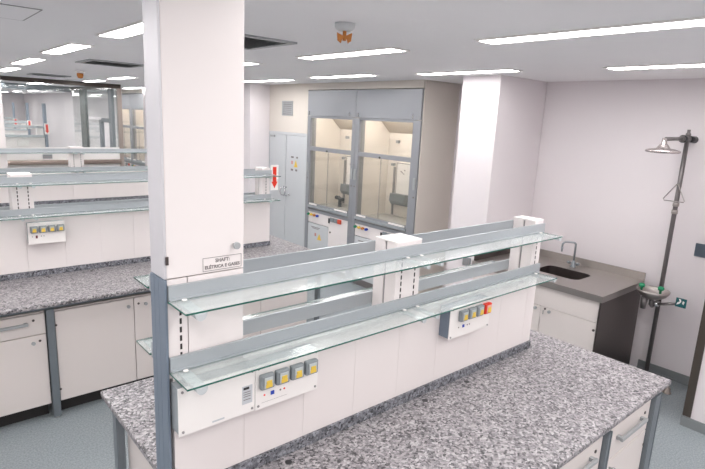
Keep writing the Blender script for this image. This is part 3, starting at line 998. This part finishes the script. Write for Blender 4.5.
for a, b in zip(range(n), list(range(1, n)) + [0]):
    p, r2 = inner[a], inner[b]
    mb.add([(p[0], p[1], 0.8965), (r2[0], r2[1], 0.8965), (r2[0] * 0.96 + 0.04 * 4.66, r2[1] * 0.96 + 0.04 * 2.315, 0.70), (p[0] * 0.96 + 0.04 * 4.66, p[1] * 0.96 + 0.04 * 2.315, 0.70)], [(0, 1, 2, 3)], smooth=True)
mb.add([(p[0] * 0.96 + 0.04 * 4.66, p[1] * 0.96 + 0.04 * 2.315, 0.70) for p in inner], [list(range(n))])
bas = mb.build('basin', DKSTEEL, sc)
MB().lathe((4.66, 2.315, 0.7005), [(0.045, 0), (0.045, 0.003), (0.03, 0.004)], 18).build('drain', CHROME, bas)
B(sx1 - 0.018, sx1, sy0, sy1, 0.9005, 0.972, 'upstand', STEEL, sc)
B(sx0 + 0.02, sx1 - 0.019, sy1 - 0.014, sy1, 0.9005, 0.972, 'upstand', DKSTEEL, sc)  # end return in darker steel, its shade put into the colour
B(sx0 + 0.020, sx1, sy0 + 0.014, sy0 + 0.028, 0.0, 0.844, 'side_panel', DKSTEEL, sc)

cb = thing('sink_cabinet', (4.29, sy0, 0), 'cream sink cabinet with two locked doors below the steel counter', 'cabinet')
B(4.300, sx1 - 0.004, sy0 + 0.030, sy1, 0.10, 0.690, 'body', CREAM, cb)
B(4.36, sx1 - 0.004, sy0 + 0.05, sy1, 0.0, 0.099, 'plinth', DARK, cb)
B(4.282, 4.2995, sy0 + 0.030, sy1, 0.655, 0.840, 'front_panel', CREAM, cb)
for a, b, ky, ly in ((sy0 + 0.032, 2.283, 2.195, 2.243), (2.287, 2.80, 2.330, None), (2.804, sy1, 2.88, None)):
    d = B(4.282, 4.2995, a, b, 0.10, 0.651, 'door', CREAM, cb, 0.002)
    MB().tube([(4.282, ky, 0.625), (4.272, ky, 0.625), (4.268, ky, 0.625), (4.256, ky, 0.625)], [0.007, 0.007, 0.014, 0.0135], 12).build('knob', GRIP, d)
    if ly:
        MB().tube([(4.282, ly, 0.637), (4.276, ly, 0.637)], 0.009, 12).build('lock', DKSTEEL, d)
        B(4.268, 4.276, ly + 0.008, ly + 0.012, 0.585, 0.625, 'key', CHROME, d)
        MB().tube([(4.282, a + 0.02, 0.585), (4.276, a + 0.02, 0.585)], 0.011, 10).build('hinge', DKSTEEL, d)

tp = thing('swan_neck_tap', (4.94, 2.36, 0.9), 'grey swan-neck tap standing behind the steel sink basin', 'tap')
MB().lathe((4.94, 2.36, 0.9005), [(0.030, 0), (0.030, 0.008), (0.020, 0.014), (0.018, 0.055), (0.014, 0.062)], 18).build('base', TAPG, tp)
d = Vector((-0.55, 0.83, 0)).normalized()
pts = [Vector((4.94, 2.36, 0.963)), Vector((4.94, 2.36, 1.12))]
for k in range(1, 7):
    a = k * PI / 2 / 6
    pts.append(Vector((4.94, 2.36, 1.12)) + d * (0.022 * (1 - math.cos(a))) + Vector((0, 0, 0.022 * math.sin(a))))
pts.append(Vector((4.94, 2.36, 1.142)) + d * 0.085)
for k in range(1, 7):
    a = k * PI / 2 / 6
    pts.append(Vector((4.94, 2.36, 1.142)) + d * (0.085 + 0.035 * math.sin(a)) + Vector((0, 0, -0.035 * (1 - math.cos(a)))))
pts.append(pts[-1] + Vector((0, 0, -0.020)))
MB().tube(pts, 0.0095, 12).build('spout', TAPG, tp)
MB().tube([pts[-1] + Vector((0, 0, -0.001)), pts[-1] + Vector((0, 0, -0.045))], [0.012, 0.008], 12).build('nozzle', TAPG, tp)
for s in (-1, 1):
    MB().tube([(4.94, 2.36 + s * 0.018, 0.935), (4.94, 2.36 + s * 0.035, 0.937), (4.938, 2.36 + s * 0.036, 0.937), (4.935, 2.36 + s * 0.060, 0.942)], [0.008, 0.008, 0.016, 0.014], 10).build('tap_handle', TAPG, tp)

# ------------------------------------------------------------------ emergency shower and eyewash
es = thing('emergency_shower', (5.1, 1.61, 0), 'grey emergency shower pole with a round head and an eyewash bowl, by the right wall', 'shower')
px, py = 5.10, 1.61
MB().tube([(px, py, 0.012), (px, py, 1.55), (px, py, 2.20)], 0.0185, 16).build('pole', POLE, es)
MB().lathe((px, py, 0.0), [(0.055, 0), (0.055, 0.008), (0.025, 0.012)], 20).build('floor_flange', POLE, es)
for zz in (1.555, 1.62):
    MB().lathe((px, py, zz), [(0.019, -0.018), (0.025, -0.015), (0.025, 0.015), (0.019, 0.018)], 16).build('pipe_joint', STEEL, es)
MB().tube([(5.244, 1.60, 2.175), (5.13, 1.607, 2.178)], [0.030, 0.026], 14).build('wall_flange', BLACK, es)
arm = MB().tube([(px + 0.03, py, 2.178), (4.96, py, 2.178)], 0.024, 14)
arm.tube([(4.965, py, 2.178), (4.62, py, 2.172)], 0.0155, 12)
arm.build('shower_arm', POLE, es)
MB().tube([(5.02, py, 2.178), (4.985, py, 2.178)], 0.032, 14).build('valve', BLACK, es)
MB().lathe((px, py, 2.2005), [(0.020, 0), (0.020, 0.02), (0.013, 0.03), (0.013, 0.055)], 14).build('top_cap', POLE, es)
hd = MB().lathe((4.60, py, 2.065), [(0.112, 0.0), (0.126, 0.006), (0.124, 0.018), (0.085, 0.030), (0.048, 0.036), (0.040, 0.050), (0.030, 0.062), (0.020, 0.072), (0.018, 0.115)], 32)
hd.build('shower_head', plain('pinkish_steel', (0.50, 0.45, 0.44), 0.22, 0.8), es)
MB().lathe((4.60, py, 2.0645), [(0.085, -0.003), (0.085, 0.0)], 28).build('shower_rose', CHROME, es)
tri = [(5.06, py + 0.004, 1.80), (5.03, py + 0.085, 1.665), (5.03, py + 0.075, 1.652), (5.03, py - 0.075, 1.652), (5.03, py - 0.082, 1.662), (5.06, py - 0.002, 1.80)]
MB().tube(tri, 0.0045, 8).build('pull_triangle', STEEL, es)
ex, ey = 4.885, 1.600
bw = MB().lathe((ex, ey, 0.84), [(0.025, -0.035), (0.06, -0.028), (0.105, 0.0), (0.128, 0.028), (0.132, 0.048), (0.126, 0.050), (0.122, 0.028), (0.10, 0.006), (0.05, -0.018), (0.0, -0.022)], 32)
bw.build('eyewash_bowl', STEEL, es)
for (gx, gy) in ((4.865, 1.688), (4.895, 1.545)):
    nz = MB().lathe((gx, gy, 0.893), [(0.010, -0.045), (0.011, 0.0), (0.024, 0.004), (0.026, 0.024), (0.018, 0.034), (0.0, 0.036)], 14).build('eyewash_nozzle', GREEN, es)
MB().tube([(ex, ey, 0.803), (ex, ey, 0.755), (ex + 0.03, ey, 0.735), (px - 0.02, py, 0.735)], 0.018, 12).build('feed_pipe', POLE, es)
MB().tube([(ex - 0.04, ey + 0.045, 0.815), (ex - 0.04, ey + 0.045, 0.715)], [0.030, 0.022], 14).build('drain_trap', POLE, es)
MB().lathe((ex + 0.02, ey - 0.035, 0.765), [(0.0, -0.028), (0.024, -0.02), (0.03, 0.0), (0.024, 0.02), (0.0, 0.028)], 16).build('ball_valve', CHROME, es)
MB().tube([(ex + 0.0, ey - 0.06, 0.775), (ex + 0.02, ey - 0.20, 0.815)], 0.012, 10).build('paddle_rod', POLE, es)
sgn = MB().box(ex + 0.0, ex + 0.008, ey - 0.265, ey - 0.185, 0.795, 0.872).build('paddle', TEAL, es, label='dark teal push paddle with a white eyewash symbol')
m = MB()
m.prism([(ey - 0.205, 0.866), (ey - 0.215, 0.845), (ey - 0.20, 0.835), (ey - 0.193, 0.812), (ey - 0.213, 0.822), (ey - 0.227, 0.842), (ey - 0.223, 0.863)], 'x', ex - 0.0016, ex - 0.0004)
m.prism([(ey - 0.238, 0.855), (ey - 0.252, 0.847), (ey - 0.247, 0.822), (ey - 0.235, 0.83)], 'x', ex - 0.0016, ex - 0.0004)
m.build('eyewash_symbol', SIGNW, sgn)

tag(B(5.236, 5.2485, 1.18, 1.445, 1.180, 1.296, 'wall_plate', SLATE, None, 0.003), 'dark slate rectangular plate on the right wall beside the eyewash', 'plate')
dr = thing('door_stop', (4.93, 1.37, 0), 'small round metal stop on the floor beyond the right corner of the nearest bench', 'door stop')
MB().lathe((4.93, 1.37, 0.0), [(0.036, 0.0), (0.036, 0.006), (0.026, 0.010), (0.026, 0.045), (0.022, 0.050)], 20).build('body', TAUPE, dr)
MB().lathe((4.93, 1.37, 0.0505), [(0.020, 0.0), (0.018, 0.006)], 16).build('cap', STEEL, dr)

# small fittings in the alcove between the pillar and the hoods
op = thing('outlet_plate', (4.419, 3.20, 0.78), 'small grey outlet plate low on the white pillar, seen between the near shelves', 'plate')
B(4.412, 4.4195, 3.185, 3.285, 0.775, 0.865, 'plate', SOCKG, op, 0.002)
for k in range(3):
    B(4.4095, 4.4115, 3.196 + 0.03 * k, 3.214 + 0.03 * k, 0.785, 0.855, 'louvre', GAPG, op)

# ------------------------------------------------------------------ ceiling fittings


def ceiling_light(x, y0, y1, label, w=0.16):
    t = thing('ceiling_light', (x, y0, CEIL), label, 'ceiling light', 'recessed strip lights in the ceiling')
    a, b = x - w / 2, x + w / 2
    m = MB().box(a - 0.02, a - 0.001, y0 - 0.02, y1 + 0.02, CEIL - 0.010, CEIL - 0.0005).box(b + 0.001, b + 0.02, y0 - 0.02, y1 + 0.02, CEIL - 0.010, CEIL - 0.0005)
    m.box(a - 0.001, b + 0.001, y0 - 0.02, y0 - 0.001, CEIL - 0.010, CEIL - 0.0005).box(a - 0.001, b + 0.001, y1 + 0.001, y1 + 0.02, CEIL - 0.010, CEIL - 0.0005)
    m.build('frame', CAPW, t)
    B(a, b, y0, y1, CEIL - 0.008, CEIL - 0.0008, 'diffuser', DIFF, t)
    return t


ORD = ['nearest', 'second', 'third', 'fourth', 'fifth', 'sixth', 'seventh', 'eighth']
rows = (
    ([(1.205, 2.78, 3.99), (1.215, 4.74, 5.80), (1.27, 6.66, 7.80), (1.38, 8.70, 9.90)], 'left row over the second bench'),
    ([(2.675, 0.74, 1.97), (2.655, 2.66, 3.74), (2.64, 4.56, 5.50), (2.70, 6.2, 7.22), (2.86, 8.55, 9.50), (2.93, 10.25, 11.25)], 'middle row of the ceiling'),
    ([(4.24, 0.72, 1.945), (4.08, 2.68, 3.74), (3.95, 4.34, 5.36), (4.04, 6.00, 7.20), (4.15, 8.2, 9.4), (4.2, 10.2, 11.3), (4.3, 12.0, 13.3)], 'right row'))
for ys, where in rows:
    for k, (x, a, b) in enumerate(ys):
        ceiling_light(x, a, b, '%s white strip light, counted from the camera, in the %s' % (ORD[k], where), 0.14)
for x, side in ((1.3, 'left'), (2.6, 'middle'), (3.9, 'right')):
    for k, y in enumerate((13.5, 16.0, 18.5, 21.0, 24.0, 27.0)):
        ceiling_light(x, y, y + 1.2, '%s strip light in the %s row of the room behind the glass' % (ORD[k], side), 0.16)


def ceiling_vent(x0, x1, y0, y1, label):
    t = thing('ceiling_vent', (x0, y0, CEIL), label, 'vent')
    z0, z1 = CEIL - 0.012, CEIL - 0.0005
    f = 0.045
    m = MB().box(x0, x0 + f, y0, y1, z0, z1).box(x1 - f, x1, y0, y1, z0, z1).box(x0 + f, x1 - f, y0, y0 + f, z0, z1).box(x0 + f, x1 - f, y1 - f, y1, z0, z1)
    m.build('frame', GRIP, t)
    B(x0 + f + 0.001, x1 - f - 0.001, y0 + f + 0.001, y1 - f - 0.001, CEIL - 0.003, z1, 'backing', DARK, t)
    k = 0
    y = y0 + f + 0.03
    while y < y1 - f - 0.03:
        MB().prism([(y, z0), (y + 0.006, z0), (y + 0.034, CEIL - 0.0035), (y + 0.028, CEIL - 0.0035)], 'x', x0 + f + 0.002, x1 - f - 0.002).build('slat', GRIP, t)
        y += 0.05
    return t


ceiling_vent(1.62, 2.10, 3.05, 3.66, 'square ceiling vent right of the white column')
ceiling_vent(1.62, 2.21, 6.05, 6.62, 'square ceiling vent left of the white column, above the third bench')
ceiling_vent(1.78, 2.32, 9.75, 10.25, 'far square ceiling vent in front of the glass partition')

sd = thing('smoke_detector', (1.835, 2.24, CEIL), 'white ceiling detector with orange butterfly-shaped tabs hanging below', 'detector')
MB().lathe((1.835, 2.24, CEIL - 0.030), [(0.030, -0.008), (0.044, 0.0), (0.052, 0.010), (0.052, 0.0295)], 24).build('base', plain('detector_white', (0.62, 0.64, 0.65), 0.4), sd)
dv = Vector((0.75, -0.65, 0))
for s in (-1, 1):
    c = Vector((1.835, 2.24, CEIL))
    P = lambda u, z, w=0: tuple(c + dv * (s * u) + Vector((0.65, 0.75, 0)) * w + Vector((0, 0, z)))
    vs, fs = [], []
    prof = [(0.004, -0.062), (0.040, -0.046), (0.036, -0.085), (0.018, -0.098), (0.012, -0.080)]
    for w in (-0.006, 0.006):
        vs += [P(u, z, w) for u, z in prof]
    nn = len(prof)
    fs = [list(range(nn)), [nn + k for k in range(nn)][::-1]] + [(k, (k + 1) % nn, nn + (k + 1) % nn, nn + k) for k in range(nn)]
    MB().add(vs, fs).build('orange_tab', ORANGE, sd)
MB().tube([(1.835, 2.24, CEIL - 0.0385), (1.835, 2.24, CEIL - 0.085)], 0.010, 10).build('stem', ORANGE, sd)
sd2 = thing('smoke_detector', (2.07, 8.23, CEIL), 'ceiling detector with a round orange-brown cap, far left above the third bench', 'detector')
MB().lathe((2.07, 8.23, CEIL - 0.03), [(0.05, 0.0), (0.06, 0.01), (0.06, 0.0295)], 20).build('base', CAPW, sd2)
MB().lathe((2.07, 8.23, CEIL - 0.10), [(0.0, 0.0), (0.03, 0.008), (0.042, 0.04), (0.042, 0.069)], 16).build('cap', ORANGE, sd2)
hz0, hz1 = CEIL - 0.004, CEIL - 0.0005
hp = thing('ceiling_hatch', (0.16, 3.29, CEIL), 'white flush access hatch in the ceiling at the upper left corner', 'hatch')
B(0.1835, 0.659, 3.2965, 3.7935, CEIL - 0.004, hz1, 'lid', CEILM, hp)
m = MB().box(0.1765, 0.183, 3.29, 3.80, hz0, hz1).box(0.6595, 0.666, 3.29, 3.80, hz0, hz1).box(0.183, 0.6595, 3.29, 3.296, hz0, hz1).box(0.183, 0.6595, 3.794, 3.80, hz0, hz1)
m.build('frame', GAPG, hp)

# ------------------------------------------------------------------ glass partition and the room behind it
PY = 11.60
gp = MB().box(-2.9, 3.66, PY - 0.03, PY + 0.03, CEIL - 0.078, CEIL - 0.001).build('trim_2', BRONZE)
gp['kind'] = 'structure'
w1 = thing('glass_partition', (-2.9, PY, 0), 'floor-to-ceiling glass partition with a dark top rail at upper left', 'partition')
B(3.585, 3.665, PY - 0.04, PY + 0.04, 0.0, CEIL - 0.079, 'corner_post', TAUPE, w1)
B(-2.9, 3.584, PY - 0.02, PY + 0.02, 0.0, 1.42, 'solid_panel', SIGNW, w1)
MB().tube([(-2.9, PY - 0.075, 1.135), (3.58, PY - 0.075, 1.135)], 0.048, 16).build('brown_rail', WOODT, w1)
gx = [-2.9, -1.0, 0.55, 1.60, 2.62, 3.584]
for a, b in zip(gx[:-1], gx[1:]):
    B(a + 0.004, b - 0.004, PY - 0.006, PY + 0.006, 1.421, CEIL - 0.079, 'pane', GLASS, w1)
pl = B(2.17, 2.33, PY - 0.03, PY - 0.0205, 1.205, 1.285, 'socket_plate', SOCKG, w1)
for k in range(3):
    B(2.18 + 0.05 * k, 2.22 + 0.05 * k, PY - 0.034, PY - 0.0305, 1.215, 1.262, 'outlet', GAPG, pl)
w2 = thing('glass_partition', (3.62, PY, 0), 'glazed side partition with dark posts and a door, running back from the taupe corner post', 'partition')
for a, b, mt in ((12.00, 12.22, ALUF), (14.0, 14.45, SLATEG), (12.78, 12.93, ALUF)):
    B(3.59, 3.65, a, b, 0.0, CEIL - 0.079 if mt is not None and a != 12.78 else 1.95, 'post', mt, w2)
B(3.59, 3.65, 12.23, 12.77, 1.90, 1.99, 'door_head', ALUF, w2)
B(3.59, 3.65, PY + 0.042, 15.2, CEIL - 0.078, CEIL - 0.002, 'top_rail', BRONZE, w2)
B(3.612, 3.624, PY + 0.042, 11.99, 0.06, CEIL - 0.079, 'pane', GLASS, w2)
B(3.612, 3.624, 12.231, 13.99, 2.0, CEIL - 0.079, 'pane', GLASS, w2)
B(3.612, 3.624, 12.94, 13.99, 0.06, 1.94, 'pane', GLASS, w2)
B(3.612, 3.624, 14.46, 15.2, 0.06, CEIL - 0.079, 'pane', GLASS, w2)
rb = MB().box(-2.9, 3.58, 15.16, 15.24, CEIL - 0.13, CEIL - 0.001).build('trim_3', ALUF)
rb['kind'] = 'structure'

# benches of the room behind the partition
def far_bench(x1, y, k):
    t = thing('far_bench', (x1 - 2.6, y, 0), '%s white shelved bench with a red arrow sign, in the room behind the glass' % k, 'bench')
    B(x1 - 2.6, x1 - 0.02, y + 0.01, y + 0.13, 0.901, 1.40, 'spine', WHITE, t)
    B(x1 - 2.6, x1 + 0.25, y - 0.70, y + 0.85, 0.86, 0.90, 'worktop', GRANITE, t)
    B(x1 - 2.6, x1 + 0.15, y - 0.62, y + 0.77, 0.0, 0.859, 'base_cabinet', CREAM, t)
    for z in (1.39, 1.628):
        B(x1 - 2.6, x1 - 0.03, y - 0.14, y - 0.012, z - 0.009, z, 'glass_pane', GLASS_TOP, t)
        B(x1 - 2.6, x1 - 0.03, y - 0.011, y + 0.0095, z - 0.01, z + 0.05, 'back_rail', ALU, t)
    for xx in (x1 - 1.3, x1 - 0.20):
        B(xx, xx + 0.15, y + 0.011, y + 0.13, 1.401, 1.69, 'slotted_upright', WHITE, t)
    B(x1 - 0.015, x1 + 0.05, y - 0.02, y + 0.13, 0.901, 2.25, 'end_post', BLUEG, t)
    p = B(x1 - 0.65, x1 - 0.40, y - 0.05, y + 0.009, 1.16, 1.30, 'socket_box', CAPW, t)


far_bench(3.10, 16.0, 'nearest')
arrow_sign(3.08, 3.20, 15.975, 1.46, 1.74, 'red down-arrow sign largest of the three seen through the glass partition')
far_bench(3.40, 20.0, 'second')
arrow_sign(3.37, 3.50, 19.975, 1.45, 1.71, 'red down-arrow sign middle of the three seen through the glass partition')
far_bench(3.78, 25.0, 'farthest')
arrow_sign(3.75, 3.90, 24.975, 1.37, 1.64, 'red down-arrow sign smallest and farthest of the three seen through the glass')
struct('wall_back_room', MB().box(5.0, 5.2, 15.3, 29.9, 0, CEIL), WALL)
